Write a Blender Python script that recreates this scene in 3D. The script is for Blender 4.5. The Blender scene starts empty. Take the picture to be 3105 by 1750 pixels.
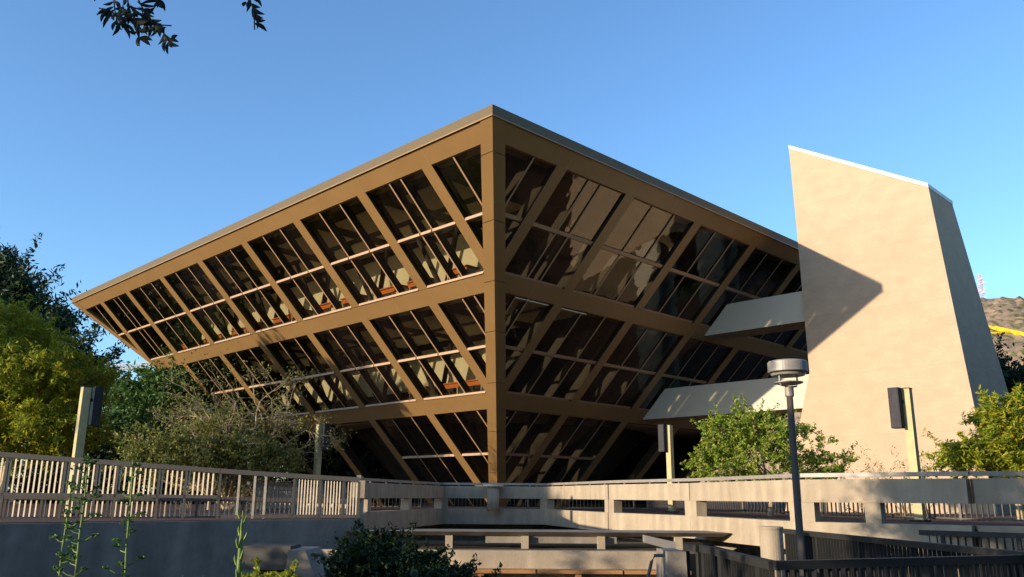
import bpy, math, random
import numpy as np
from math import sin, cos, tan, radians, pi, sqrt, atan2
from mathutils import Matrix, Vector
random.seed(7); rng = np.random.default_rng(7)
scn = bpy.context.scene
col = scn.collection

# ------------------------------------------------------------------ camera
F, PITCH, ROLL = 2531.0, .2442, .0065
EYE = 0.0                                   # heights are measured from eye level; the ground is 1.75 m below
cd = bpy.data.cameras.new('camera'); cam = bpy.data.objects.new('camera', cd); col.objects.link(cam)
fw = Vector((0, cos(PITCH), sin(PITCH))); up0 = Vector((0, -sin(PITCH), cos(PITCH))); rt0 = Vector((1, 0, 0))
rt = rt0*cos(ROLL)+up0*sin(ROLL); up = -rt0*sin(ROLL)+up0*cos(ROLL)
M4 = Matrix.Identity(4)
for i in range(3): M4[i][0], M4[i][1], M4[i][2] = rt[i], up[i], -fw[i]
cam.matrix_world = M4
cd.lens = F/3105*36; cd.sensor_width = 36; cd.clip_end = 4000; cd.clip_start = .05
scn.camera = cam
# ------------------------------------------------------------------ light
SUN = Vector((-.850, -.497, .178)).normalized()
el = math.asin(SUN.z); az = atan2(SUN.x, SUN.y)
w = bpy.data.worlds.new('World'); scn.world = w; w.use_nodes = True
nt = w.node_tree; bg = nt.nodes['Background']; sky = nt.nodes.new('ShaderNodeTexSky')
sky.sky_type = 'NISHITA'; sky.sun_disc = False; sky.sun_elevation = el; sky.sun_rotation = az
sky.air_density = 1.0; sky.dust_density = 0.4; sky.ozone_density = 4.0
nt.links.new(sky.outputs[0], bg.inputs[0]); bg.inputs[1].default_value = .15
sl = bpy.data.lights.new('sun', 'SUN'); so = bpy.data.objects.new('sun', sl); col.objects.link(so)
sl.energy = 3.15; sl.angle = radians(.5); sl.color = (1, .85, .64)
so.rotation_euler = SUN.to_track_quat('Z', 'Y').to_euler()
scn.view_settings.view_transform = 'Standard'; scn.view_settings.look = 'None'
scn.view_settings.exposure = 1.25; scn.view_settings.gamma = 1

# ------------------------------------------------------------------ helpers
def at(px, py, Y):
    a, b = px-1552.5, 875-py
    x = (a*cos(ROLL)-b*sin(ROLL))/F; y = (a*sin(ROLL)+b*cos(ROLL))/F
    r = Vector((x, cos(PITCH)-y*sin(PITCH), sin(PITCH)+y*cos(PITCH)))
    return r*(Y/r.y)
def onz(px, py, z):
    r = at(px, py, 1.0); return r*(z/r.z)

def mat(name, c, rough=.8, metal=0, spec=.5, noise=None, bump=0, bscale=40, c2=None, wave=None, wmin=.9):
    m = bpy.data.materials.new(name); m.use_nodes = True; n = m.node_tree.nodes; l = m.node_tree.links
    b = n['Principled BSDF']; b.inputs['Roughness'].default_value = rough; b.inputs['Metallic'].default_value = metal
    b.inputs['Specular IOR Level'].default_value = spec
    b.inputs['Base Color'].default_value = (*c, 1)
    tc = n.new('ShaderNodeTexCoord'); src = tc.outputs['Object']
    if noise:
        nz = n.new('ShaderNodeTexNoise'); nz.inputs['Scale'].default_value = noise; nz.inputs['Detail'].default_value = 8
        nz.inputs['Roughness'].default_value = .65
        l.new(src, nz.inputs['Vector'])
        cr = n.new('ShaderNodeValToRGB'); l.new(nz.outputs['Fac'], cr.inputs[0])
        cc = c2 or tuple(v*.72 for v in c)
        cr.color_ramp.elements[0].color = (*cc, 1); cr.color_ramp.elements[0].position = .32
        cr.color_ramp.elements[1].color = (*c, 1); cr.color_ramp.elements[1].position = .68
        out = cr.outputs[0]
        if wave:      # board marks and stains: stretched noise
            mp = n.new('ShaderNodeMapping'); mp.inputs['Scale'].default_value = wave
            l.new(src, mp.inputs[0]); n2 = n.new('ShaderNodeTexNoise'); n2.inputs['Scale'].default_value = 1
            n2.inputs['Detail'].default_value = 6
            l.new(mp.outputs[0], n2.inputs['Vector'])
            mr = n.new('ShaderNodeMapRange'); mr.inputs['From Min'].default_value = .35; mr.inputs['From Max'].default_value = .7
            mr.inputs['To Min'].default_value = wmin; mr.inputs['To Max'].default_value = 1.06
            l.new(n2.outputs['Fac'], mr.inputs[0])
            mx = n.new('ShaderNodeMix'); mx.data_type = 'RGBA'; mx.blend_type = 'MULTIPLY'; mx.inputs[0].default_value = 1
            l.new(out, mx.inputs[6]); l.new(mr.outputs[0], mx.inputs[7]); out = mx.outputs[2]
        l.new(out, b.inputs['Base Color'])
    if bump:
        nb = n.new('ShaderNodeTexNoise'); nb.inputs['Scale'].default_value = bscale; nb.inputs['Detail'].default_value = 6
        l.new(src, nb.inputs['Vector']); bp = n.new('ShaderNodeBump'); bp.inputs['Strength'].default_value = bump
        bp.inputs['Distance'].default_value = .05
        l.new(nb.outputs['Fac'], bp.inputs['Height']); l.new(bp.outputs[0], b.inputs['Normal'])
    return m

def leafmat(name, cols, trans=.35):
    m = bpy.data.materials.new(name); m.use_nodes = True; n = m.node_tree.nodes; l = m.node_tree.links
    b = n['Principled BSDF']; b.inputs['Roughness'].default_value = .55; b.inputs['Specular IOR Level'].default_value = .3
    g = n.new('ShaderNodeNewGeometry'); cr = n.new('ShaderNodeValToRGB'); l.new(g.outputs['Random Per Island'], cr.inputs[0])
    e = cr.color_ramp.elements
    e[0].color = (*cols[0], 1); e[1].color = (*cols[-1], 1)
    for i, c in enumerate(cols[1:-1]):
        k = e.new((i+1)/(len(cols)-1)); k.color = (*c, 1)
    l.new(cr.outputs[0], b.inputs['Base Color'])
    t = n.new('ShaderNodeBsdfTranslucent'); l.new(cr.outputs[0], t.inputs['Color'])
    mx = n.new('ShaderNodeMixShader'); mx.inputs[0].default_value = trans
    l.new(b.outputs[0], mx.inputs[1]); l.new(t.outputs[0], mx.inputs[2]); l.new(mx.outputs[0], n['Material Output'].inputs[0])
    return m

def glassmat(name, tint, refl=.05):
    m = bpy.data.materials.new(name); m.use_nodes = True; n = m.node_tree.nodes; l = m.node_tree.links
    n.remove(n['Principled BSDF'])
    t = n.new('ShaderNodeBsdfTransparent'); t.inputs[0].default_value = (*tint, 1)
    g = n.new('ShaderNodeBsdfGlossy'); g.inputs['Roughness'].default_value = .02; g.inputs['Color'].default_value = (.9, .88, .82, 1)
    lw = n.new('ShaderNodeLayerWeight'); lw.inputs[0].default_value = .5
    pw = n.new('ShaderNodeMath'); pw.operation = 'POWER'; pw.inputs[1].default_value = 4.0; l.new(lw.outputs['Facing'], pw.inputs[0])
    fr = n.new('ShaderNodeMath'); fr.operation = 'MULTIPLY_ADD'; fr.inputs[1].default_value = .85; fr.inputs[2].default_value = refl; l.new(pw.outputs[0], fr.inputs[0])
    tc = n.new('ShaderNodeTexCoord'); nz = n.new('ShaderNodeTexNoise'); nz.inputs['Scale'].default_value = .9
    l.new(tc.outputs['Object'], nz.inputs['Vector']); bp = n.new('ShaderNodeBump'); bp.inputs['Strength'].default_value = .08; bp.inputs['Distance'].default_value = .2
    l.new(nz.outputs['Fac'], bp.inputs['Height']); l.new(bp.outputs[0], g.inputs['Normal'])
    mx = n.new('ShaderNodeMixShader'); l.new(fr.outputs[0], mx.inputs[0]); l.new(t.outputs[0], mx.inputs[1]); l.new(g.outputs[0], mx.inputs[2])
    l.new(mx.outputs[0], n['Material Output'].inputs[0]); return m

M = dict(
    bronze=mat('bronze_panel', (.262, .150, .058), .42, .0, .45, noise=.5, c2=(.228, .130, .049)),
    concd=mat('dark_concrete', (.11, .10, .088), .92, 0, .2, noise=3.5, c2=(.075, .07, .06)),
    bronze_edge=mat('bronze_edge', (.35, .215, .12), .45, 0, .5),
    bronze_dark=mat('bronze_coping', (.115, .078, .034), .6, 0, .3, noise=.4, c2=(.11, .08, .037)),
    conc=mat('tower_concrete', (.44, .322, .220), .9, 0, .2, noise=1.6, c2=(.422, .308, .210), wave=(1.4, 1.4, 2.2), wmin=.95, bump=.35, bscale=9),
    conc2=mat('parapet_concrete', (.42, .335, .235), .9, 0, .2, noise=2.2, c2=(.34, .265, .185), wave=(3.4, 3.4, .4), wmin=.80, bump=.14, bscale=25),
    concg=mat('grey_concrete', (.32, .27, .215), .92, 0, .2, noise=3.5, c2=(.24, .20, .16), wave=(2.4, 2.4, .35), wmin=.68, bump=.15, bscale=30),
    pale=mat('pale_bridge', (.52, .465, .37), .75, 0, .3, noise=.8, c2=(.49, .435, .345)),
    fin=mat('fin_shade', (.030, .021, .013), .55, 0, .3, noise=2),
    white=mat('white_coping', (.80, .78, .70), .6, 0, .4, noise=3),
    brick=mat('brick_paving', (.12, .072, .056), .9, 0, .2, noise=3, c2=(.085, .05, .038), bump=.3),
    soil=mat('soil', (.10, .078, .052), .95, 0, .1, noise=1.5, c2=(.09, .07, .045), bump=.6, bscale=8),
    picket=mat('picket_paint', (.62, .49, .34), .6, 0, .4, noise=8),
    rail=mat('rail_paint', (.12, .10, .08), .5, 0, .4, noise=6, c2=(.10, .085, .068)),
    raild=mat('dark_rail_shaded_picket', (.026, .024, .022), .6, 0, .3, noise=6, c2=(.02, .02, .018)),
    pole=mat('pole_paint', (.08, .06, .045), .7, 0, .2, noise=6, c2=(.085, .07, .056)),
    steel=mat('lamp_paint', (.30, .26, .22), .5, .1, .5, noise=5),
    dark=mat('dark_metal', (.035, .033, .033), .8, 0, .2, noise=5),
    lampface=mat('lamp_face', (.06, .055, .06), .85, 0, .1, noise=9),
    post=mat('post_paint', (.46, .37, .17), .6, 0, .4, noise=4),
    lens=mat('lamp_lens', (.28, .26, .22), .2, 0, .6, noise=4),
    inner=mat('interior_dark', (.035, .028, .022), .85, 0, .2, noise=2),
    beige=mat('interior_beige', (.74, .69, .52), .9, 0, .2, noise=1.2, c2=(.66, .61, .45)),
    slab=mat('floor_slab', (.10, .08, .055), .9, 0, .2, noise=1.5),
    soff=mat('soffit', (.42, .35, .25), .9, 0, .2, noise=1),
    strut=mat('interior_strut', (.05, .04, .03), .7, 0, .3, noise=3),
    orange=mat('orange_wood', (.62, .18, .035), .6, 0, .3, noise=4),
    wood=mat('bench_wood', (.42, .20, .075), .7, 0, .3, noise=3, wave=(.5, 6, 6)),
    bark=mat('bark', (.13, .095, .065), .9, 0, .2, noise=10, bump=.6),
    barkp=mat('pale_bark', (.48, .37, .23), .85, 0, .2, noise=10, c2=(.24, .17, .10), bump=.5),
    crane=mat('crane_paint', (.72, .68, .60), .5, 0, .4, noise=2),
    mast=mat('mast_paint', (.62, .42, .40), .5, 0, .4, noise=1),
    letter=mat('letter_paint', (.80, .50, .015), .7, 0, .3, noise=.6, c2=(.72, .42, .01)),
    glass=glassmat('tinted_glass', (.62, .59, .50), .085),
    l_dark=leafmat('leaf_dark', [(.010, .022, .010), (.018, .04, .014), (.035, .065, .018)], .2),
    l_mid=leafmat('leaf_mid', [(.035, .085, .02), (.065, .14, .03), (.12, .20, .05)], .32),
    l_yel=leafmat('leaf_yellow', [(.10, .17, .015), (.20, .26, .02), (.36, .35, .02), (.46, .38, .03)], .45),
    l_bush=leafmat('leaf_bush', [(.09, .20, .015), (.19, .29, .025), (.30, .34, .04), (.40, .33, .09)], .42),
    l_olive=leafmat('leaf_olive', [(.07, .10, .02), (.16, .17, .04), (.30, .27, .06)], .4),
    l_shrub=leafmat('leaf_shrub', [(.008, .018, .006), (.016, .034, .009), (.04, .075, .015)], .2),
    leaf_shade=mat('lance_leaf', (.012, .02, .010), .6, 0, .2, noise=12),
    l_stalk=mat('stalk_green', (.19, .26, .06), .6, 0, .3, noise=20, c2=(.10, .16, .03)),
    l_agave=mat('agave_leaf', (.16, .24, .12), .55, 0, .3, noise=6),
)

class MB:
    def __init__(s): s.v = []; s.f = []; s.nb = 0; s.big = []
    def add(s, vs, fs):
        b = len(s.v); s.v += [tuple(x) for x in vs]; s.f += [tuple(b+i for i in f) for f in fs]; return s
    def hexa(s, p):     # p: 8 points, bottom 4 then top 4
        return s.add(p, [(3, 2, 1, 0), (4, 5, 6, 7), (0, 1, 5, 4), (1, 2, 6, 5), (2, 3, 7, 6), (3, 0, 4, 7)])
    def box(s, c, d, rz=0):
        cx, cy, cz = c; dx, dy, dz = [x/2 for x in d]; k, q = cos(rz), sin(rz)
        P = [(cx+k*x-q*y, cy+q*x+k*y, cz+z) for z in (-dz, dz) for x, y in ((-dx, -dy), (dx, -dy), (dx, dy), (-dx, dy))]
        return s.hexa(P)
    def bar(s, a, b, wd, h, z0=0):   # straight bar from a to b (3d), width wd (horizontal), height h (below the points)
        a, b = Vector(a), Vector(b); d = (b-a); n = Vector((-d.y, d.x, 0)).normalized()*wd/2; D = Vector((0, 0, h))
        return s.hexa([a-n-D, b-n-D, b+n-D, a+n-D, a-n, b-n, b+n, a+n])
    def prism(s, poly, z0, z1):
        n = len(poly); vs = [(x, y, z0) for x, y in poly]+[(x, y, z1) for x, y in poly]
        return s.add(vs, [tuple(range(n-1, -1, -1)), tuple(range(n, 2*n))]+[(i, (i+1) % n, n+(i+1) % n, n+i) for i in range(n)])
    def loft(s, A, B):
        n = len(A); return s.add(list(A)+list(B), [tuple(range(n-1, -1, -1)), tuple(range(n, 2*n))]+[(i, (i+1) % n, n+(i+1) % n, n+i) for i in range(n)])
    def tube(s, pts, rad, n=6):
        pts = [Vector(p) for p in pts]; rings = []
        for i, p in enumerate(pts):
            d = (pts[min(i+1, len(pts)-1)]-pts[max(i-1, 0)]).normalized()
            a = d.cross(Vector((0, 0, 1)) if abs(d.z) < .9 else Vector((1, 0, 0))).normalized(); b = d.cross(a)
            r = rad[i] if hasattr(rad, '__len__') else rad
            rings.append([p+a*cos(t)*r+b*sin(t)*r for t in [2*pi*k/n for k in range(n)]])
        vs = [q for R in rings for q in R]; fs = []
        for i in range(len(pts)-1):
            for k in range(n): fs.append((i*n+k, i*n+(k+1) % n, (i+1)*n+(k+1) % n, (i+1)*n+k))
        fs += [tuple(range(n-1, -1, -1)), tuple(range((len(pts)-1)*n, len(pts)*n))]
        return s.add(vs, fs)
    def lathe(s, prof, c=(0, 0, 0), n=32):
        vs = [(c[0]+r*cos(2*pi*k/n), c[1]+r*sin(2*pi*k/n), c[2]+z) for r, z in prof for k in range(n)]; fs = []
        for i in range(len(prof)-1):
            for k in range(n): fs.append((i*n+k, i*n+(k+1) % n, (i+1)*n+(k+1) % n, (i+1)*n+k))
        fs += [tuple(range(n-1, -1, -1)), tuple(range((len(prof)-1)*n, len(prof)*n))]
        return s.add(vs, fs)
    def leaves(s, C, L, W, droop=0.0):      # C: (N,3) centres
        N = len(C); a = rng.normal(size=(N, 3)); a[:, 2] = a[:, 2]*(1-abs(droop))-droop*2
        a /= np.linalg.norm(a, axis=1)[:, None]
        b = np.cross(a, rng.normal(size=(N, 3))); b /= np.linalg.norm(b, axis=1)[:, None]
        l = (L*(.6+.8*rng.random(N)))[:, None]/2; ww = (W*(.6+.8*rng.random(N)))[:, None]/2
        V = np.stack([C-a*l, C+b*ww-a*l*.1, C+a*l, C-b*ww-a*l*.1], 1).reshape(-1, 3); s.big.append(V); return s
    def build(s, name, m, parent=None, smooth=False):
        me = bpy.data.meshes.new(name)
        if s.big:
            V = np.concatenate(s.big); base = len(s.v)
            allv = np.concatenate([np.array(s.v, float).reshape(-1, 3), V]); k = len(V)//4
            fs = s.f+[tuple(r) for r in (base+np.arange(4*k).reshape(k, 4)).tolist()]
            me.from_pydata(allv.tolist(), [], fs)
        else: me.from_pydata(s.v, [], s.f)
        me.materials.append(m); me.update()
        if smooth:
            me.shade_smooth() if hasattr(me, 'shade_smooth') else None
        o = bpy.data.objects.new(name, me); col.objects.link(o)
        if parent: o.parent = parent
        return o
def tag(o, label=None, cat=None, group=None, kind=None):
    if label: o['label'] = label
    if cat: o['category'] = cat
    if group: o['group'] = group
    if kind: o['kind'] = kind
    return o
def empty(name, loc=(0, 0, 0), rz=0):
    o = bpy.data.objects.new(name, None); col.objects.link(o); o.location = loc; o.rotation_euler = (0, 0, rz); o.empty_display_size = .2
    return o
def part(mb, name, m, root, smooth=False):
    """mesh given in world coordinates, parented under an unrotated empty"""
    o = mb.build(name, m, root, smooth)
    o.matrix_parent_inverse = Matrix.Translation(-root.location) if root.type == 'EMPTY' and root.rotation_euler.z == 0 else Matrix.Identity(4)
    return o

# ------------------------------------------------------------------ setting: ground, deck
GZ, DZ = -1.75, -.5
mb = MB(); mb.prism([(-1500, -1500), (1500, -1500), (1500, 1500), (-1500, 1500)], GZ-1, GZ)
tag(mb.build('ground', M['soil']), kind='structure')
edge = [(-22, 4.6), (-3.5, 19.5), (-4.1, 23.6), (-2.5, 30.9), (1.32, 30.93), (2.96, 24.86), (4.55, 21.22), (5.64, 16.6), (7.89, 14.71), (14, 12.6), (40, 10)]
mb = MB(); mb.prism([(40, 120), (-60, 120), (-60, 4.6)]+edge, -.95, DZ)
tag(mb.build('plaza_deck', M['brick']), kind='structure')
inn = [(-60, 6), (-22.6, 6), (-4.6, 20.4), (-5.2, 23.8), (-3.3, 32), (2.2, 32), (4.2, 25.2), (5.7, 21.8), (6.8, 17.5), (8.4, 16), (14.2, 13.8), (40, 11.3)]
mb = MB()
for a, b in zip(inn[:-1], inn[1:]): mb.bar((a[0], a[1], -.951), (b[0], b[1], -.951), .2, .82)
tag(mb.build('retaining_wall', M['concg']), 'grey concrete retaining wall in the dark recess under the deck edge', 'wall')

mb = MB(); mb.bar((-22.05, 4.47, -.53), (-3.46, 19.40, -.51), .14, 1.24)
tag(mb.build('ramp_wall', M['concg']), 'blue-grey shaded concrete wall under the left ramp fence', 'wall')
# ------------------------------------------------------------------ office building (upside-down pyramid)
S, ZT, TH = 18.3, 11.245, .7841
CX, CY = -.0319*S, 2.652*S
R2 = sqrt(2)
def hw(z): return S-(ZT-z)
m_ = M['conc']; n_ = m_.node_tree.nodes; l_ = m_.node_tree.links      # fine pour joints across the tower concrete
tc_ = n_.new('ShaderNodeTexCoord'); sp_ = n_.new('ShaderNodeSeparateXYZ'); l_.new(tc_.outputs['Object'], sp_.inputs[0])
nz_ = n_.new('ShaderNodeTexNoise'); nz_.inputs['Scale'].default_value = .8; l_.new(tc_.outputs['Object'], nz_.inputs['Vector'])
a_ = n_.new('ShaderNodeMath'); a_.operation = 'MULTIPLY_ADD'; a_.inputs[1].default_value = .12; l_.new(nz_.outputs['Fac'], a_.inputs[0]); l_.new(sp_.outputs['Z'], a_.inputs[2])
f_ = n_.new('ShaderNodeMath'); f_.operation = 'PINGPONG'; f_.inputs[1].default_value = 1.22; l_.new(a_.outputs[0], f_.inputs[0])
g_ = n_.new('ShaderNodeMapRange'); g_.inputs['From Min'].default_value = 0; g_.inputs['From Max'].default_value = .035; g_.inputs['To Min'].default_value = .93; l_.new(f_.outputs[0], g_.inputs[0])
x_ = n_.new('ShaderNodeMix'); x_.data_type = 'RGBA'; x_.blend_type = 'MULTIPLY'; x_.inputs[0].default_value = 1
o_ = n_['Principled BSDF'].inputs['Base Color'].links[0].from_socket; l_.new(o_, x_.inputs[6]); l_.new(g_.outputs[0], x_.inputs[7]); l_.new(x_.outputs[2], n_['Principled BSDF'].inputs['Base Color'])
B = empty('office_building', (CX, CY, 0), TH)
tag(B, 'bronze and dark glass office building shaped like an upside-down pyramid', 'building')
def W2(u, v, z=0): return Vector((CX+u*cos(TH)-v*sin(TH), CY+u*sin(TH)+v*cos(TH), z))
def clip(poly, fn):
    out = []
    for i in range(len(poly)):
        a, b = poly[i], poly[(i+1) % len(poly)]; fa, fb = fn(a), fn(b)
        if fa >= 0: out.append(a)
        if (fa >= 0) != (fb >= 0):
            t = fa/(fa-fb); out.append((a[0]+t*(b[0]-a[0]), a[1]+t*(b[1]-a[1])))
    return out
def fpoly(s0, s1, z0, z1, m):
    P = [(s0, z0), (s1, z0), (s1, z1), (s0, z1)]
    P = clip(P, lambda p: hw(p[1])-m-p[0]); return clip(P, lambda p: hw(p[1])-m+p[0]) if P else P
def fmap(k, s, z, o):
    x, y = -(hw(z)+R2*o), s
    for _ in range(k): x, y = -y, x
    return (x, y, z)
def fslab(mb, k, s0, s1, z0, z1, o0, o1, m=.45, vert=False):
    P = fpoly(s0, s1, z0, z1, m)
    if len(P) < 3: return False
    mb.mark = getattr(mb, 'mark', []); f0 = len(mb.f)
    mb.loft([fmap(k, s, z, o1+((z1-z)/R2 if vert else 0)) for s, z in P], [fmap(k, s, z, o0) for s, z in P]); mb.mark.append(f0); return True
def shade_sides(o, mb):      # front plate in bronze; near-black side plates have their shade put into the colour
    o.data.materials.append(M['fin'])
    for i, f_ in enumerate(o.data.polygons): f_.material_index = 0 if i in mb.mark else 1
RIB = [-14.5, -10.8, -6.4, -2.13, 2.13, 6.4, 10.8, 14.5]
STO = [(7.55, 10.56, 9.04), (3.99, 7.05, 5.50), (-.5, 3.43, 1.77)]
def void(k, i, st):      # open entrance bay under the second spandrel
    if st != 2: return False
    a, b = ([-99]+RIB+[99])[i], ([-99]+RIB+[99])[i+1]; c = (max(a, -16)+min(b, 16))/2
    return (-2.2 < c < 6.5) if k == 0 else (-6.5 < c < 2.2)
FACE = ['left lit face', 'right shaded face']
for k in (0, 1):
    for nm, z0, z1 in (('fascia', 10.56, 11.02), ('spandrel', 7.05, 7.55), ('spandrel', 3.43, 3.99)):
        mb = MB(); fslab(mb, k, -99, 99, z0, z1, -.3, .03, .465); band = mb.build(nm, M['bronze'], B)
        for r in RIB+[(RIB[i]+RIB[i+1])/2 for i in range(7)]:
            mb = MB()
            if fslab(mb, k, r-.22, r-.20, z0+.01, z1-.01, .031, .036, .5): mb.build('seam', M['bronze_edge'], band)
    for zz in (7.55, 3.99):      # bright sill nosing on top of the spandrels, between the ribs
        bb = [-99]+RIB+[99]
        for i in range(9):
            mb = MB()
            if fslab(mb, k, bb[i]+.27, bb[i+1]-.27, zz+.001, zz+.085, -.1, .012 if k == 0 else -.02, .5, k == 0): mb.build('sill', M['bronze_edge'], B)
    bb = [-99]+RIB+[99]
    for st, (z0, z1, zt_) in enumerate(STO):
        for r in RIB:
            mb = MB()
            if fslab(mb, k, r-.25, r+.25, z0, z1-.001, -.36, .045, .4): shade_sides(mb.build('rib', M['bronze'], B), mb)
        for i in range(9):
            if void(k, i, st): continue
            a, b = bb[i]+.25, bb[i+1]-.25
            P = fpoly(a, b, z0+.02, z1, .42)
            if len(P) < 3: continue
            mb = MB(); mb.add([fmap(k, s, z, -.055) for s, z in P], [tuple(range(len(P)))])
            wdw = mb.build('window', M['glass'], B)
            if i in (0, 8): ms = [15.75] if i == 8 else [-15.75]
            elif i in (1, 7): ms = [12.35, 13.0] if i == 7 else [-13.0, -12.35]
            else: c = (bb[i]+bb[i+1])/2; ms = [c-.7, c+.7]
            for q in ms:
                mb = MB()
                if fslab(mb, k, q-.035, q+.035, z0+.07, z1-.001, -.33, -.015, .43): shade_sides(mb.build('mullion', M['bronze_edge'], wdw), mb)
            cuts = [a]+[x for q in ms for x in (q-.035, q+.035)]+[b]
            mb = MB(); ok = False
            for j in range(0, len(cuts)-1, 2):
                ok |= fslab(mb, k, cuts[j]+.001, cuts[j+1]-.001, zt_-.05, zt_+.05, -.12, .0 if k == 0 else -.012, .435, k == 0)
            if ok: mb.build('transom', M['bronze_edge'], wdw)
# corner trims
def trim(k):
    def sec(z):
        h = hw(z); a = .055*R2; c = .46
        pts = [(-(h+a), -(h+a)), (-(h-.5), -(h+a)), (-(h-.5), -(h-c)), (-(h-c), -(h-c)), (-(h-c), -(h-.5)), (-(h+a), -(h-.5))]
        pts = [(-(h+a), -(h+a)), (-(h-c), -(h+a)), (-(h-c), -(h-c)), (-(h+a), -(h-c))]
        out = []
        for x, y in pts:
            for _ in range(k): x, y = -y, x
            out.append((x, y, z))
        return out
    mb = MB()
    zs = [-.5, 1.0, 2.6, 4.3, 5.9, 7.3, 8.8, 10.3, 11.02]
    for a, b in zip(zs[:-1], zs[1:]): mb.loft(sec(a+.008), sec(b-.008))
    return mb.build('corner_trim', M['bronze'], B)
for k in range(4): trim(k)
mb = MB(); h = hw(ZT)
for a0, a1, zz0, zz1 in ((.085, .085, 11.02, 11.36),):
    o = hw(11.02)+.09
    outer = [(-o, -o), (o, -o), (o, o), (-o, o)]
    mb.prism(outer, zz0, zz1)
mb.build('roof', M['bronze_dark'], B)
mb = MB(); o = hw(11.02)+.102; i_ = hw(11.02)+.0905
for q in range(4):
    P = [(-o, -o), (o, -o), (i_, -i_), (-i_, -i_)]
    for _ in range(q): P = [(-y, x) for x, y in P]
    mb.prism(P, 11.0, 11.045)
mb.build('drip_edge', M['bronze'], B)
# two far faces, never in front of the camera: plain sloping walls with bands
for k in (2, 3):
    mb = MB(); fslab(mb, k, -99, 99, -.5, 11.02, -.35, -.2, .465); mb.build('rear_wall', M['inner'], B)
# floors, ceilings, partitions
for z0, z1, mm, nm in ((7.02, 7.5, M['slab'], 'floor_slab'), (3.41, 3.95, M['soff'], 'floor_slab'), (-.49, -.38, M['slab'], 'floor_slab')):
    a, b = hw(z0)-.55, hw(z1)-.55
    mb = MB(); mb.loft([(-a, -a, z0), (a, -a, z0), (a, a, z0), (-a, a, z0)], [(-b, -b, z1), (b, -b, z1), (b, b, z1), (-b, b, z1)]); mb.build(nm, mm, B)
a, b = hw(10.6)-.5, hw(11.0)-.5
mb = MB(); mb.loft([(-a, -a, 10.62), (a, -a, 10.62), (a, a, 10.62), (-a, a, 10.62)], [(-b, -b, 11), (b, -b, 11), (b, b, 11), (-b, b, 11)]); mb.build('ceiling', M['slab'], B)
for zc, r0 in ((10.60, 16.3), (7.0, 12.9)):
    mb = MB()
    for q in range(7):
        s0, s1 = RIB[q]+.45, RIB[q+1]-.45
        for dd in (-.2, 2.0):
            mb.box((-(r0-1-dd), (s0+s1)/2, zc), (1.75, s1-s0, .03))
    mb.build('ceiling_panel', M['beige'], B)
for z0, zm, z1, r in ((7.5, 8.45, 10.6, 12.5), (3.95, 4.85, 7.02, 9.0)):
    mb = MB()
    for q in range(4):
        r_ = r if q == 3 else r+1.1; e_ = r-.01
        P = [(-e_, -r_), (e_, -r_), (e_-.12, -r_+.12), (-e_+.12, -r_+.12)]
        for _ in range(q): P = [(-y, x) for x, y in P]
        mb.prism(P, z0, zm if q == 3 else z1)  # other sides: full-height near-black panels added to keep the shaded glass dark
    mb.build('partition_base_and_added_dark_panel', M['inner'], B)
    mb = MB()
    for q in range(4):
        P = [(-r-.03, -r-.03), (r+.03, -r-.03), (r-.12, -r+.12), (-r+.12, -r+.12)]
        for _ in range(q): P = [(-y, x) for x, y in P]
        if q == 3: mb.prism(P, zm, z1-.3)
    mb.build('partition_wall', M['beige'], B)
    mb = MB()
    for q in range(4):
        P = [(-r-.1, -r-.1), (r+.1, -r-.1), (r-.12, -r+.12), (-r+.12, -r+.12)]
        for _ in range(q): P = [(-y, x) for x, y in P]
        mb.prism(P, z1-.3, z1)
    mb.build('beam', M['inner'], B)
for z_, x0_, x1_ in ((7.5, -13.9, -12.55), (3.95, -10.4, -9.05)):
    MB().box(((x0_+x1_)/2, 0, z_+.012), (x1_-x0_, 2*abs(x0_)-1.2, .02)).build('bounce_floor', M['beige'], B)  # pale floor strips added to bounce sunlight up onto the ceiling
# inclined steel legs behind the glass
for z0, z1, rr in ((7.5, 10.6, 13.6), (3.95, 7.0, 10.0)):
    for c in RIB[1:-1]:
        if abs(c) > rr-1: continue
        for sg in (-1, 1):
            mb = MB(); mb.tube([(-rr, c, z0), (-rr-.6, c+sg*1.5, z1)], .11, 8); mb.build('strut', M['strut'], B)
# dark flared lobby drum under the soffit
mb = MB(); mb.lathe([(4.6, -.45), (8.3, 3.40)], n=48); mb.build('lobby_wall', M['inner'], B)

# desks inside
def desk(name, u_, v_, z, ln, label):
    p = W2(u_, v_, z); t = empty(name, p, TH); tag(t, label, 'desk', 'orange desks inside the building')
    MB().box((0, 0, .76), (.65, ln, .05)).build('desk_top', M['orange'], t)
    MB().box((-.24, 0, .64), (.03, ln-.04, .18)).build('front_panel', M['orange'], t)
    for sg in (-1, 1): MB().box((0, sg*(ln/2-.12), .365), (.5, .04, .73)).build('leg', M['crane'], t)
ordn = ['first', 'second', 'third', 'fourth', 'fifth', 'sixth', 'seventh']
for i in range(7):
    for j, f_ in enumerate((.28, .68)):
        v_ = RIB[i]+(RIB[i+1]-RIB[i])*f_
        if abs(v_) > 13.0: continue
        desk('desk', -13.9+.3*random.random(), v_, 7.5, 1.25+.3*random.random(),
             f'orange desk on the upper floor, {ordn[i]} full window bay from the front corner, {"nearer" if j == 0 else "farther"} one')
for j, v_ in enumerate((-8.9, -7.4, -5.2)):
    desk('desk', -10.1, v_, 3.95, 1.3, 'orange desk on the lower floor, '+['first', 'second', 'third'][j]+' back from the front corner')

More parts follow.
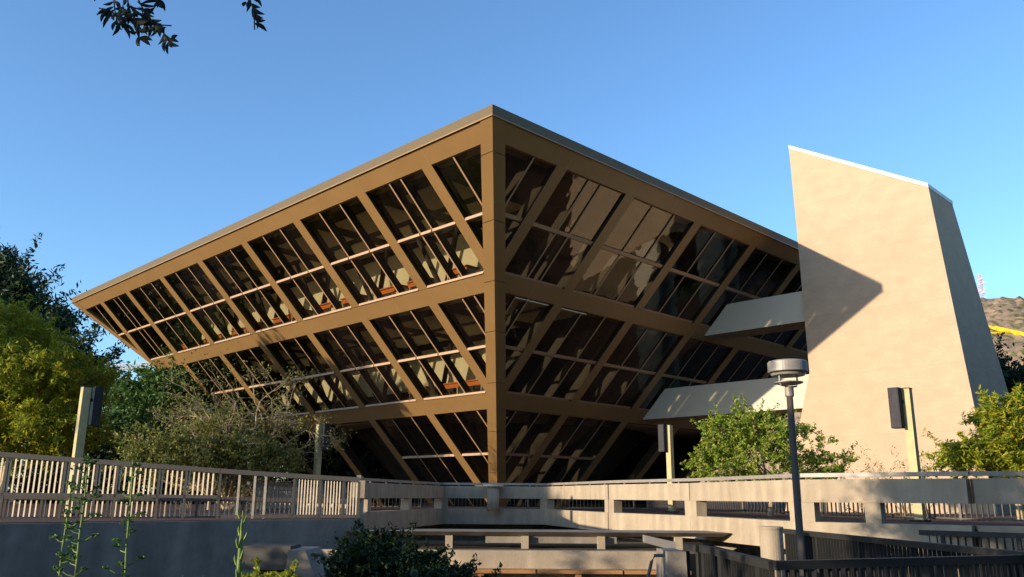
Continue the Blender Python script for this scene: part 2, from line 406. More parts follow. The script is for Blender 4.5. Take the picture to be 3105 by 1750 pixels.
# ------------------------------------------------------------------ concrete tower
T = empty('concrete_tower', (CX, CY, 0), TH)
tag(T, 'tall tan concrete tower with slanting top beside the glass building', 'tower')
poly = [(-17.8, -.6), (-18.5, 2.2), (-18.78, 3.15), (-19.32, 5.0), (-19.27, 11), (-19.2, 14.97), (-24.68, 11.72), (-25.42, 1.9), (-25.62, -.6)]
def ub(z): return 1.5+(11.6-z)*.27
mb = MB(); mb.loft([(-1.2, v_, z) for v_, z in poly], [(ub(z), v_, z) for v_, z in poly]); mb.build('wall', M['conc'], T)
mb = MB()
a, b = (-19.23, 14.975), (-24.68, 11.725)
mb.hexa([(-1.26, a[0], a[1]-.09), (ub(a[1])+.03, a[0], a[1]-.09), (ub(b[1])+.03, b[0]-.02, b[1]-.09), (-1.26, b[0]-.02, b[1]-.09),
         (-1.26, a[0], a[1]+.07), (ub(a[1])+.03, a[0], a[1]+.07), (ub(b[1])+.03, b[0]-.02, b[1]+.07), (-1.26, b[0]-.02, b[1]+.07)])
mb.build('coping', M['white'], T)
def bridge(zt_, zb, label):
    t = empty('footbridge', (CX, CY, 0), TH); tag(t, label, 'footbridge', 'footbridges between building and tower')
    e = -19.26
    for u0, u1, z0, z1, nm, mm in ((-1.0, -.82, zb+.004, zt_, 'side_wall', 'pale'), (.27, .45, zb+.004, zt_, 'side_wall', 'pale'), (-.98, .43, zb-.0, zb+.25, 'deck', 'soff')):
        mb = MB(); P = [(-(hw(z0)+.06), z0), (e, z0), (e, z1), (-(hw(z1)+.06), z1)]
        mb.loft([(u0, y, z) for y, z in P], [(u1, y, z) for y, z in P]); mb.build(nm, M[mm], t)
bridge(8.5, 7.2, 'upper pale footbridge, wholly shaded, from the glass face to the tower')
bridge(4.97, 3.6, 'lower pale footbridge, brightly sunlit at its tower end')

# ------------------------------------------------------------------ parapets round the sunken court
def parapet(a, b, posts, label, solid_ends=.0, rail=True, zt_=.35, zr=.47, mm='conc2'):
    a, b = Vector((*a, 0)), Vector((*b, 0)); d = (b-a); L = d.length; d.normalize(); mid = (a+b)/2
    t = empty('parapet', (mid.x, mid.y, DZ)); tag(t, label, 'parapet', 'concrete parapets around the sunken court')
    A = lambda s, z: (a.x+d.x*s, a.y+d.y*s, z)
    part(MB().bar(A(.03, zt_), A(L-.03, zt_), .30, .42), 'beam', M[mm], t)
    part(MB().bar(A(.02, -.50+.07), A(L-.02, -.50+.07), .34, .53), 'base', M[mm], t)
    for p in posts: part(MB().bar(A(p*L-.14, -.069), A(p*L+.14, -.069), .27, .36), 'post', M[mm], t)
    if rail:
        r = MB().bar(A(.0, zr), A(L, zr), .10, .075); ro = part(r, 'rail', M['steel'], t)
        n = max(2, int(L/1.1))
        for i in range(n):
            s_ = (i+.5)*L/n; o = MB().bar(A(s_-.02, zr-.075), A(s_+.02, zr-.075), .04, zr-.075-zt_).build('rail_bracket', M['steel'], ro)
            o.matrix_parent_inverse = Matrix.Identity(4)
    return t
E = edge
parapet((-3.62, 20.4), E[2], (.08,), 'short shaded parapet just right of the picket fence end', rail=True)
parapet(E[2], E[3], (.04, .5, .97), 'shaded parapet with openings running back from the fence end to the court')
parapet(E[3], E[4], (.03, .97), 'half shaded parapet across the back of the court below the building corner')
parapet(E[4], E[5], (.04, .97), 'sunlit parapet bay nearest the building corner, right side of the court')
parapet(E[5], E[6], (.03, .97), 'sunlit parapet bay left of the one with the green bush behind it', mm='conc2')
parapet(E[6], E[7], (.04, .97), 'sunlit parapet bay in front of the rounded green bush')
parapet(E[7], E[8], (.04, .45), 'parapet bay beside the lamp post, its right end turning into shade')
parapet(E[8], E[9], (.5, .97), 'dark shaded parapet at the right edge below the yellow-green tree')
parapet(E[9], E[10], (.3, .6), 'dark parapet beyond the right edge of the court')

# pickets
def fence(pts, zt_, zb, gap, label, posts=(), rails=((0, .07),), pk=(.0, 1.0), name='picket_fence', mm='picket', pw=.014, postz=None, group='picket fences', yaw=None):
    mr = mm if mm == 'raild' else 'rail'
    pts = [Vector(p) for p in pts]; mid = (pts[0]+pts[-1])/2
    t = empty(name, (mid.x, mid.y, zb)); tag(t, label, 'fence', group)
    def H(s):   # s along polyline
        for p, q in zip(pts[:-1], pts[1:]):
            l = (q-p).length
            if s <= l or q is pts[-1]: return p+(q-p)*min(s/l, 1)
            s -= l
    L = sum((q-p).length for p, q in zip(pts[:-1], pts[1:]))
    for p, q in zip(pts[:-1], pts[1:]):
        part(MB().bar((p.x, p.y, p.z+zt_), (q.x, q.y, q.z+zt_), .09, .085), 'top_rail', M[mr], t)
        for zz in rails: part(MB().bar((p.x, p.y, p.z+zz[0]), (q.x, q.y, q.z+zz[0]), .04, zz[1]), 'rail', M['rail'], t)
    ps = sorted(set([0.02, .998]+list(posts)))
    for f_ in ps:
        c = H(f_*L); part(MB().box((c.x, c.y, c.z+(zt_-.086+(postz if postz is not None else zb))/2), (.06, .06, zt_-.086-(postz if postz is not None else zb)), atan2(pts[-1].y-pts[0].y, pts[-1].x-pts[0].x)), 'post', M[mr], t)
    for f0, f1 in zip(ps[:-1], ps[1:]):
        mb = MB(); s = f0*L+gap; n = 0
        while s < f1*L-gap*.5:
            c = H(s); nx = H(min(s+.01, L)); ang = atan2((nx-c).y, (nx-c).x) if (nx-c).length > 0 else 0
            if pk[0] <= s/L <= pk[1]:
                mb.box((c.x, c.y, c.z+(zt_-.086+zb+.0)/2), (pw, .05, zt_-.086-zb) if yaw is None else (.042, .014, zt_-.086-zb), ang if yaw is None else yaw); n += 1
            s += gap
        if n: part(mb, 'picket_panel', M[mm], t)
    return t
# left ramp fence: a falling top rail, a level middle rail, pickets between them
P0, P1 = Vector((-10.75, 17.5, 0)), Vector((-3.5, 19.5, 0)); PD = P1-P0
def onramp(px, py, off=0):
    r = at(px, py, 1.0); q0 = P0+Vector((-.27, .96, 0))*off
    k_ = (r.x*q0.y-q0.x)/(PD.x-r.x*PD.y); p = q0+PD*k_; return Vector((p.x, p.y, r.z*p.y))
def ramp_fence(label, top, low, posts, pitch, wd, off=0, base=-.5, mid=True, yaw=-.1, span=None, pm='picket', pom='rail'):
    (xa, ya), (xb, yb) = top; (xc, yc), (xd, yd) = low
    ta, tb, la, lb = onramp(xa, ya, off), onramp(xb, yb, off), onramp(xc, yc, off), onramp(xd, yd, off)
    t = empty('picket_fence', ((ta.x+tb.x)/2, (ta.y+tb.y)/2, base)); tag(t, label, 'fence', 'picket fences')
    part(MB().bar(ta, tb, .09, .10), 'top_rail', M['rail'], t)
    part(MB().bar(la, lb, .05, .07), 'middle_rail', M['rail'], t)
    L = (tb-ta).xy.length; dr = PD.normalized()
    tz = lambda s_: ta.z+(tb.z-ta.z)*s_/L
    l2 = (lb-la).xy.length; lz = lambda s_: la.z+(lb.z-la.z)*(s_-(la-ta).xy.dot(dr.xy))/l2
    ss = [(onramp(px, 1500, off)-ta).xy.dot(dr.xy) for px in posts]
    for s_ in ss:
        c = ta+dr*s_; part(MB().box((c.x, c.y, (tz(s_)-.1+base)/2), (.05, .05, tz(s_)-.1-base), atan2(PD.y, PD.x)), 'post', M[pom], t)
    sa, sb = span or (0, L); cur = sa+pitch*.5; bounds = [sa]+[x for x in ss if sa < x < sb]+[sb]
    for f0, f1 in zip(bounds[:-1], bounds[1:]):
        mb = MB(); n = int((f1-f0)/pitch)
        for i in range(n):
            s_ = f0+pitch*(i+.6); c = ta+dr*s_
            if s_ < f1-.02: mb.box((c.x, c.y, (tz(s_)-.1+lz(s_))/2), (wd, .012, tz(s_)-.1-lz(s_)), yaw)
        if n > 0: part(mb, 'picket_panel', M[pm], t)
    return t
ramp_fence('near picket fence with sunlit upper pickets along the left ramp', ((-420, 1338), (668, 1421)), ((-420, 1488), (668, 1502)), (-300, -100, 8, 188, 286, 349, 478, 560, 664), .098, .036)
ramp_fence('middle stretch of the left ramp fence, shade and sun put into its picket and post colours', ((669, 1421), (888, 1436)), ((669, 1562), (888, 1560)), (722, 770, 803), .085, .010, yaw=.27, pm='raild', pom='picket')  # dark pickets stand in for shadow, pale posts for sunlight
ramp_fence('full height picket panel at the right end of the ramp fence', ((889, 1436), (1090, 1448)), ((889, 1560), (1090, 1561)), (890, 970, 1040, 1088), .066, .026)
ramp_fence('lower picket fence standing behind the left ramp fence', ((-420, 1494), (1060, 1512)), ((-420, 1582), (1060, 1558)), (-200, 20, 130, 240, 330, 480, 600, 740, 900), .11, .034, off=1.5)
# fence behind the parapets (far side of the walkway)
fence([(5.2, 34, DZ), (7.2, 26.2, DZ), (9.0, 22.4, DZ), (10.3, 18.4, DZ), (12, 17, DZ), (19, 14.9, DZ)], .86, .05, .15, 'dark picket fence along the far side of the walkway, right of the court', posts=(.15, .3, .45, .6, .75, .9), rails=((.10, .04),), mm='rail')
fence([(-7.4, 24.2, DZ), (-6.0, 34.6, DZ), (5.0, 34.6, DZ)], .86, .05, .15, 'dark picket fence along the far side of the walkway below the building', posts=(.2, .4, .6, .8), rails=((.10, .04),), mm='rail')

# ------------------------------------------------------------------ lower court: bench slab, front wall, wooden bench
t = empty('garden_wall', (-.6, 18.3, GZ)); tag(t, 'rough tan concrete wall at the front of the court, half sunlit', 'wall')
WZ = -1.10
part(MB().box((-1.1, 18.45, (WZ-1.80)/2), (9.7, .3, 1.80+WZ+.0)), 'wall', M['conc2'], t)
t = empty('plank_bench', (.9, 18.1, GZ)); tag(t, 'rust coloured wooden plank bench along the foot of the garden wall', 'bench')
for xa, xb in ((-2.9, .52), (.56, 2.3), (2.34, 3.7)): part(MB().box(((xa+xb)/2, 18.12, -1.49), (xb-xa, .34, .07)), 'plank', M['wood'], t)
for x in (-2.6, -.6, 1.4, 3.3): part(MB().box((x, 18.14, -1.64), (.12, .28, .22)), 'bracket', M['wood'], t)
t = empty('slab_bench', (.9, 19, WZ)); tag(t, 'long thin grey concrete slab on low blocks above the garden wall', 'bench')
part(MB().add([(-3.6, 19.2, -.84), (4.7, 19.2, -.84), (4.9, 20.3, -.84), (-3.6, 20.3, -.84), (-3.6, 19.0, -.75), (4.8, 19.0, -.75), (5.2, 20.4, -.75), (-3.6, 20.4, -.75)],
     [(3, 2, 1, 0), (4, 5, 6, 7), (0, 1, 5, 4), (1, 2, 6, 5), (2, 3, 7, 6), (3, 0, 4, 7)]), 'slab', M['concg'], t)
part(MB().box((.9, 19.5, -.92), (2.9, .5, .155)), 'under_beam', M['concg'], t)
for x in (-1.35, .32, 2.0, 3.7): part(MB().box((x, 19.2, -.975), (.16, .16, .27)), 'block', M['conc2'], t)
mb = MB(); mb.box((.3, 20.6, -1.43), (9, 3.6, .64)); tag(mb.build('planter_bed', M['soil']), 'dark planter bed behind the garden wall', 'planter')
# dark back of the court floor
# round pillar with cap
p = onz(1494, 1552, -.5); p = Vector((-.62, 30.4, DZ))
t = empty('bollard', p); tag(t, 'short round pale bollard with flat cap in front of the back parapet', 'bollard')
o = MB().lathe([(.21, 0), (.21, .84)], (0, 0, 0), 28).build('shaft', M['conc2'], t, True); o = MB().lathe([(.36, .84), (.36, .92)], (0, 0, 0), 28).build('cap', M['pale'], t)
# square pillar right end of garden wall
pc_ = at(2337, 1600, 15.3); t = empty('pillar', (pc_.x, pc_.y, GZ)); tag(t, 'squat round concrete pillar at the end of the fences behind the lamp post', 'pillar')
o = MB().lathe([(.20, 0), (.20, pc_.z-GZ-.03)], (0, 0, 0), 28).build('shaft', M['conc2'], t); MB().lathe([(.21, pc_.z-GZ-.029), (.215, pc_.z-GZ), (.20, pc_.z-GZ+.02)], (0, 0, 0), 28).build('cap', M['conc2'], t)

# stair cheek walls with handrails
def cheek(px0, px1, ptop, Y, label, side):
    A_, B_ = at(px0, ptop, Y), at(px1, ptop, Y); wd = B_.x-A_.x; cx = (A_.x+B_.x)/2; z = A_.z
    t = empty('stair_pier', (cx, Y, GZ)); tag(t, label, 'pier', 'stair piers in the foreground')
    mb = MB()
    k = .45 if side > 0 else 0.
    mb.hexa([(cx-wd/2-.05, Y-.5, GZ), (cx+wd/2+k, Y-.5, GZ), (cx+wd/2+k, Y+.35, GZ), (cx-wd/2-.05, Y+.35, GZ),
             (cx-wd/2, Y-.5, z), (cx+wd/2-.02, Y-.5, z), (cx+wd/2-.02, Y+.35, z), (cx-wd/2, Y+.35, z)])
    part(mb, 'pier', M['concg'], t)
    s_ = side; x0 = cx+s_*(wd/2+.02)
    pts = [(x0, Y-.3, z-.06), (x0+s_*.12, Y-.32, z-.06), (x0+s_*.17, Y-.34, z-.14), (x0+s_*.42, Y-.5, GZ+.1)]
    part(MB().tube(pts, .022, 8), 'handrail', M['rail'], t)
cheek(903, 958, 1662, 11.5, 'left stair pier of rough grey concrete beside the dark shrub', 1)
cheek(2004, 2062, 1666, 12.0, 'right stair pier of grey concrete with a bent handrail on its left', -1)
c0, c1 = at(758, 1652, 12.6), at(897, 1652, 12.6)
t = empty('concrete_bench', ((c0.x+c1.x)/2, 12.6, GZ)); tag(t, 'dark grey concrete bench block beside the left stair pier', 'bench')
part(MB().box(((c0.x+c1.x)/2, 12.6, c0.z-.16), (c1.x-c0.x, .6, .32)), 'seat', M['concd'], t)
part(MB().box(((c0.x+c1.x)/2, 12.8, (c0.z-.32+GZ)/2), (c1.x-c0.x-.2, .3, c0.z-.322-GZ)), 'base', M['inner'], t)
# long flood lamp on block
c = at(2003, 1643, 13.5)
t = empty('flood_lamp', c); tag(t, 'slim grey flood lamp lying tilted above the right stair pier', 'lamp')
mb = MB(); mb.hexa([(c.x-.26, c.y-.09, c.z-.01), (c.x+.22, c.y-.09, c.z-.13), (c.x+.22, c.y+.1, c.z-.13), (c.x-.26, c.y+.1, c.z-.01), (c.x-.26, c.y-.08, c.z+.10), (c.x+.22, c.y-.08, c.z+.0), (c.x+.22, c.y+.1, c.z+.0), (c.x-.26, c.y+.1, c.z+.10)])
part(mb, 'housing', M['steel'], t)
part(MB().box((c.x+.2, c.y, (c.z-.10+GZ)/2), (.07, .07, c.z-.10-GZ)), 'stand', M['wood'], t)

# foreground dark rails right
def zz(p, g=GZ): return (p.x, p.y, g)
pa, pb, pc = onz(2121, 1651, -.60), onz(2344, 1701, -.60), onz(3105, 1682, -.60); pd = pb+(pc-pb)*1.5
fence([zz(pa), zz(pb), zz(pd)], 1.15, .1, .11, 'nearest dark railing turning a corner at lower right', posts=(.12, .3, .42, .6, .8), rails=((.16, .04),), mm='raild')
pa, pb = onz(2374, 1603, -.57), onz(3105, 1673, -.57)
fence([zz(pa), zz(pb+(pb-pa)*.1)], 1.18, .1, .11, 'middle dark railing running forward from the squat pillar', posts=(.2, .4, .6, .8), rails=((.16, .04),), mm='raild')
pa, pb = onz(2470, 1598, -.53), onz(3105, 1613, -.50); pe = pb+(pb-pa)*.3
fence([zz(pa), zz(pe)], 1.23, .1, .12, 'farthest dark railing of the lower right group, below the shaded parapet', posts=(.25, .5, .75), rails=((.16, .04),), mm='raild')
g0, g1 = onz(2080, 1649, -.60), onz(2118, 1653, -.60)
fence([zz(g0), zz(g1)], 1.15, .1, .5, 'short dark gate rail just right of the right stair pier', rails=(), mm='raild')

# ------------------------------------------------------------------ lamp posts
def boxpost(px, py, Y, side, label, wd=.19, rz=TH, bz=DZ, lm='lampface', bw=.24):
    c = at(px, py, Y); h = c.z-bz
    t = empty('light_post', (c.x, c.y, bz), rz); tag(t, label, 'light post', 'square light posts with box lamps')
    MB().box((0, 0, h/2), (wd, wd, h)).build('post', M['post'], t)
    bx = side[0]*(wd/2+.17), side[1]*(wd/2+.17)
    b = MB().box((bx[0], bx[1], h-.45), (bw, bw, .95)).build('lamp_box', M['dark'], t)
    MB().box((bx[0]-bw/2-.0016, bx[1], h-.45), (.003, bw-.04, .90)).build('lens', M[lm], b)
    MB().box((0, 0, .02), (wd+.16, wd+.16, .04)).build('base_plate', M['dark'], t)
    MB().box((0, 0, h+.012), (wd+.02, wd+.02, .02)).build('cap', M['dark'], t)
    MB().box((side[0]*(wd/2+.03), side[1]*(wd/2+.03), h-.3), (.08, .08, .08)).build('bracket', M['dark'], t)
boxpost(262, 1175, 20.6, (1, -.2), 'tall light post at far left rising above the picket fence, lamp on its right', lm='steel', bw=.2)
boxpost(970, 1287, 30.6, (.6, -.6), 'dappled light post under the left side of the building')
boxpost(2028, 1290, 30.0, (-.6, .6), 'light post under the footbridge, lamp on its left')
boxpost(2748, 1180, 19.8, (-.75, .75), 'light post with tilted dark lamp in front of the tower')
# round lamp
c = at(2390, 1110, 13.0)
t = empty('street_lamp', (4.33, 13.0, GZ)); tag(t, 'round drum-headed lamp post in the right foreground', 'street lamp')
hz_ = c.z-GZ-.02
MB().lathe([(.09, 0), (.09, .06), (.058, .09), (.05, hz_-.38)], n=20).build('pole', M['pole'], t, True)
MB().lathe([(.065, hz_-.46), (.07, hz_-.44), (.07, hz_-.32), (.045, hz_-.30)], n=20).build('collar', M['steel'], t)
mb = MB(); mb.lathe([(.16, hz_-.27), (.22, hz_-.25), (.22, hz_-.235)], n=28)
for sg in (-1, 1): mb.tube([(sg*.0, 0, hz_-.31), (sg*.17, 0, hz_-.29), (sg*.19, 0, hz_-.25), (sg*.19, 0, hz_-.09)], .014, 8)
mb.build('yoke', M['steel'], t)
hd = MB().lathe([(.285, hz_-.085), (.30, hz_-.075), (.30, hz_+.07), (.285, hz_+.09), (.20, hz_+.10)], n=40).build('lamp_head', M['steel'], t)
MB().lathe([(.25, hz_-.135), (.265, hz_-.101)], n=32).build('lens', M['lens'], hd)
t.rotation_euler = (0, 0, .5)

# ------------------------------------------------------------------ trees and plants
def crown_mesh(blobs, ncl, nlf, sig, L, W_, droop=0, inner=.45):
    mb = MB(); cs = []
    for (c, r, k) in blobs:
        for _ in range(max(1, int(ncl*k))):
            d = rng.normal(size=3); d /= np.linalg.norm(d); q = inner+(1-inner)*rng.random()**.5
            q *= 1.22 if rng.random() < .12 else 1.0
            p = np.array(c)+d*np.array(r)*q; cs.append(p)
            n = int(nlf*(.5+rng.random())); sg = sig*(.6+.8*rng.random())
            P = p+rng.normal(size=(n, 3))*np.array([sg, sg, sg*.65])
            if rng.random() < .35: P = p+d*(rng.random((n, 1))*2.6-.4)*sg*2.2+rng.normal(size=(n, 3))*sg*.34
            mb.leaves(P, L, W_, droop)
    return mb, cs
def limb(a, b, n=5, wob=.08):
    a, b = Vector(a), Vector(b); L = (b-a).length; pts = []
    for i in range(n+1):
        f_ = i/n; p = a.lerp(b, f_)+Vector((random.gauss(0, 1), random.gauss(0, 1), random.gauss(0, .4)))*wob*L*(f_*(1-f_)*4*.5)
        p.z += L*.10*sin(f_*pi)
        pts.append(p)
    pts[0] = a; pts[-1] = b; return pts
def tree(name, label, cat, base, blobs, ncl, nlf, sig, L, W_, lm, bm='bark', tr=.15, th=None, droop=0, nlimb=14, group=None, inner=.45):
    base = Vector(base); t = empty(name, base); tag(t, label, cat, group)
    mb, cs = crown_mesh(blobs, ncl, nlf, sig, L, W_, droop, inner); cr = part(mb, 'crown' if th is None or th > .6 else 'foliage', M[lm], t)
    zc = min(c[2]-r[2]*.4 for c, r, k in blobs); cxm = np.mean([c for c, r, k in blobs], 0)
    top = base+Vector(((cxm[0]-base.x)*.3, (cxm[1]-base.y)*.3, max(.3, (zc-base.z)*(th or .8))))
    mb = MB(); mb.tube(limb(base, top, 5, .03), [tr*(1.25-.11*i) for i in range(6)], 8)
    for i in random.sample(range(len(cs)), min(nlimb, len(cs))):
        pts = limb(top, cs[i], 5, .10); mb.tube(pts, [tr*.5*(1-.16*j) for j in range(6)], 5)
    part(mb, 'trunk', M[bm], t)
    return t
def bl(px, py, Y, rx, ry, k=1, rd=None):     # a foliage mass seen at a pixel, its true size from its distance
    c = at(px, py, Y); s_ = Y/F*1.03; return (np.array(c), (rx*s_, rd or rx*s_*.9, ry*s_), k)
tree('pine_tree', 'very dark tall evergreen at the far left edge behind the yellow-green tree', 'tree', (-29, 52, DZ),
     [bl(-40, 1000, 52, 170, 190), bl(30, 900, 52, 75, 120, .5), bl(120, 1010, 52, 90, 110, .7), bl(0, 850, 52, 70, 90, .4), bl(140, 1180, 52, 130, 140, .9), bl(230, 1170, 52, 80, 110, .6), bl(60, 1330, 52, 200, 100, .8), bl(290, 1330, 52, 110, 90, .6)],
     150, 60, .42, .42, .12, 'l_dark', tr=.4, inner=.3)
tree('leafy_tree', 'feathery yellow-green tree at the left edge, in front of the dark evergreen', 'tree', (-19.6, 33, DZ),
     [bl(40, 1020, 33, 75, 75, 1.04, 3.1), bl(30, 1140, 33, 120, 110, 1.30, 3.1), bl(150, 1120, 33, 60, 60, 0.65, 3.1), bl(110, 1230, 33, 120, 90, 1.30, 3.1), bl(230, 1130, 33, 50, 55, 0.45, 3.1), bl(30, 1310, 33, 110, 70, 1.04, 3.1), bl(190, 1300, 33, 80, 70, 0.78, 3.1), bl(-120, 1150, 33, 120, 160, 1.17, 3.1)],
     150, 56, .18, .22, .055, 'l_yel', bm='barkp', tr=.14, droop=.35, inner=.4)
tree('leafy_tree', 'rounded mid-green tree seen under the left corner of the building', 'tree', (-25, 48, DZ),
     [bl(480, 1220, 48, 130, 90, 1), bl(400, 1240, 48, 80, 80, .7), bl(560, 1210, 48, 90, 90, .7), bl(500, 1340, 48, 180, 90, 1.2), bl(660, 1320, 48, 110, 90, .7), bl(350, 1330, 48, 70, 90, .5)],
     120, 60, .30, .30, .12, 'l_mid', tr=.3)
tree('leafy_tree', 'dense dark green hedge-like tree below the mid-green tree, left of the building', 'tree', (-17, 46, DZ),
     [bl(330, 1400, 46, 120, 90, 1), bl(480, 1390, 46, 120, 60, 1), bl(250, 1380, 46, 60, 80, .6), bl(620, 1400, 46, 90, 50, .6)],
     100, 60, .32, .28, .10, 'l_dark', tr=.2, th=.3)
tree('evergreen_tree', 'dark conical evergreen behind the right side of the tower', 'tree', (26.5, 44, DZ),
     [bl(3030, 1130, 44, 30, 70, .5), bl(3070, 1200, 44, 60, 80, .8), bl(3020, 1250, 44, 60, 80, .8), bl(3140, 1180, 44, 60, 90, .8), bl(3060, 1330, 44, 120, 80, .9)],
     80, 60, .30, .26, .10, 'l_dark', tr=.25)
tree('bushy_tree', 'rounded bright green bush in front of the footbridges and tower', 'bush', (7.4, 24.6, DZ),
     [bl(2200, 1330, 24.3, 75, 70, .9), bl(2290, 1300, 24.3, 85, 60, .9), bl(2180, 1410, 24, 75, 50, .8), bl(2300, 1390, 24, 110, 70, 1.1), bl(2420, 1350, 24.6, 85, 60, .8), bl(2470, 1420, 24.6, 80, 40, .6), bl(2540, 1410, 24.8, 40, 30, .12)],
     120, 40, .075, .10, .04, 'l_bush', bm='barkp', tr=.07, th=.4, inner=.6)
tree('leafy_tree', 'feathery yellow-green tree at the right edge below the hill', 'tree', (12.4, 21, DZ),
     [bl(3095, 1240, 21, 45, 40, .5), bl(3010, 1270, 21, 50, 26, .4), bl(3060, 1320, 21, 70, 45, .7), bl(2900, 1385, 21, 60, 36, .6), bl(2990, 1375, 21, 70, 40, .7), bl(3150, 1280, 21, 70, 80, .7), bl(3080, 1400, 21, 60, 35, .5)],
     100, 45, .10, .15, .04, 'l_yel', bm='barkp', tr=.07, droop=.2, nlimb=24, inner=.6)
# low shrubs in front of the tower
def branchy(mb, p, d, L, r, depth, tips, wob=.35, split=(2, 3)):
    pts = [p]; rr = [r]; q = p.copy(); dd = d.copy(); n = 4
    for i in range(n):
        dd = (dd+Vector((random.gauss(0, 1), random.gauss(0, 1), random.gauss(0, 1)))*wob*.35).normalized(); q = q+dd*L/n
        pts.append(q.copy()); rr.append(r*(1-.45*(i+1)/n))
    mb.tube(pts, rr, 5 if depth < 3 else 4); tips.append((q.copy(), pts))
    if depth == 0: return
    for _ in range(random.randint(*split)):
        i = random.randint(1, n); nd = (dd+Vector((random.gauss(0, 1), random.gauss(0, 1), random.gauss(0, .8)))*wob*1.5).normalized()
        branchy(mb, pts[i].copy(), nd, L*random.uniform(.6, .8), rr[i]*.7, depth-1, tips, wob, split)
def branch_tree(name, label, cat, base, heads, L, r, depth, lm, nl, Ls, Ws, group=None, split=(2, 3), sig=.10, wob=.35):
    base = Vector(base); t = empty(name, base); tag(t, label, cat, group); mb = MB(); tips = []
    for h_ in heads:
        d = (Vector(h_)-base).normalized(); branchy(mb, base.copy(), d, L, r, depth, tips, wob, split)
    part(mb, 'trunk', M['barkp'], t)
    P = []
    for q, pts in tips:
        for _ in range(nl):
            p = random.choice(pts); P.append([p.x+random.gauss(0, sig), p.y+random.gauss(0, sig), p.z+random.gauss(0, sig)])
    if P: part(MB().leaves(np.array(P), Ls, Ws), 'foliage', M[lm], t)
    return t
b0 = at(700, 1420, 30.2); b0.z = DZ
st_ = random.getstate(); random.seed(21)
branch_tree('mesquite_tree', 'half bare tree with pale twisting branches before the left face', 'tree', b0,
            [at(600, 1220, 30), at(770, 1170, 30.5), at(900, 1220, 30.6), at(480, 1290, 29.4), at(700, 1150, 30.4), at(980, 1290, 29.8), at(650, 1170, 29.6), at(830, 1160, 30), at(880, 1330, 29.4), at(540, 1220, 30)], 2.35, .10, 5, 'l_olive', 3, .11, .045, split=(2, 3), sig=.13, wob=.42)
tree('bushy_tree', 'olive green leafy thicket around the foot of the half bare tree', 'bush', (b0.x-.3, b0.y-1, DZ),
     [bl(640, 1385, 29, 120, 50, 1), bl(770, 1385, 29.2, 90, 50, .7), bl(500, 1380, 28.5, 100, 50, .7), bl(600, 1330, 29.2, 110, 50, .55), bl(720, 1300, 30, 90, 40, .3), bl(430, 1400, 28.5, 60, 35, .35), bl(850, 1400, 29.2, 60, 40, .35)],
     110, 42, .17, .13, .055, 'l_olive', bm='barkp', tr=.06, th=.3, nlimb=26)
for i, (px, py, hgt, lab) in enumerate(((2668, 1425, 2.1, 'bare wiry shrub before the tower, left of the light post'), (2730, 1425, 1.6, 'small bare shrub close to the left side of the light post'), (2800, 1425, 1.7, 'small bare shrub to the right of the light post'), (2610, 1430, 1.2, 'low sprig beside the rounded bush'))):
    p = at(px, py, 21); p.z = DZ+.0
    branch_tree('shrub', lab, 'shrub', p, [p+Vector((-.4, 0, 1)), p+Vector((.3, .1, 1)), p+Vector((0, 0, 1))], hgt*.5, .02, 4, 'l_olive', 1, .06, .03, group='bare shrubs in front of the tower', sig=.04)
random.setstate(st_)
# foreground dark shrub
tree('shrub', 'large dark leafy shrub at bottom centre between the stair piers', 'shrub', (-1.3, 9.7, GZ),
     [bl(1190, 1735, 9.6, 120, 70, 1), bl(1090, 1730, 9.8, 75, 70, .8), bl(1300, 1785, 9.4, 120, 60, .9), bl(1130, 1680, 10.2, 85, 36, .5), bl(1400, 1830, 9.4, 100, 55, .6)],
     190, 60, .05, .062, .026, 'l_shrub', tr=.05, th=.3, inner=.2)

# flowering stalk plants
def stalk(px, pyt, pyb, Y, label, n, clus, lean=0, thick=.011):
    a, b = at(px-lean, pyb, Y), at(px, pyt, Y)
    t = empty('flower_stalk', (a.x, a.y, GZ)); tag(t, label, 'plant', 'tall plant stalks in the foreground')
    base = Vector((a.x, a.y, GZ)); n_ = 8
    pts = [base.lerp(b, i/n_)+Vector((sin(i*.55+px)*.016+sin(i*1.9)*.006, 0, 0)) for i in range(n_+1)]
    part(MB().tube(pts, [thick*(1-.07*i) for i in range(n_+1)], 8), 'stem', M['l_stalk'], t)
    mb = MB(); H = b.z-base.z
    for i in range(n):
        f_ = .15+.83*(i+random.random())/n; k0 = min(int(f_*n_), n_-1); p = pts[k0].lerp(pts[k0+1], f_*n_-k0); an = random.random()*2*pi; ln = (.05+.15*(1-f_))*random.uniform(.7, 1.2)*clus
        e = p+Vector((cos(an)*ln, sin(an)*ln*.6, ln*.22+.02)); mb = MB(); mb.tube([p, (p+e)/2+Vector((0, 0, -.01)), e], [.005, .004, .003], 5); part(mb, 'side_branch', M['l_stalk'], t)
        ml = MB(); rr_ = .8+.9*random.random(); C_ = np.clip(rng.normal(size=(34, 3)), -1.5, 1.5)*np.array([.013, .013, .005])*rr_+np.array(e); ml.leaves(C_, .022, .012)
        part(ml, 'flower_head', M['l_mid'], t)
stalk(262, 1375, 1750, 5.2, 'tallest green flower stalk at left, in front of the light post', 44, 1.0, 25)
stalk(216, 1440, 1750, 5.4, 'thinner dark stalk close to the left of the tallest stalk', 24, .9, 4)
stalk(408, 1400, 1750, 5.3, 'second flower stalk right of the tallest one, with disc-shaped heads', 36, 1.0, 20)
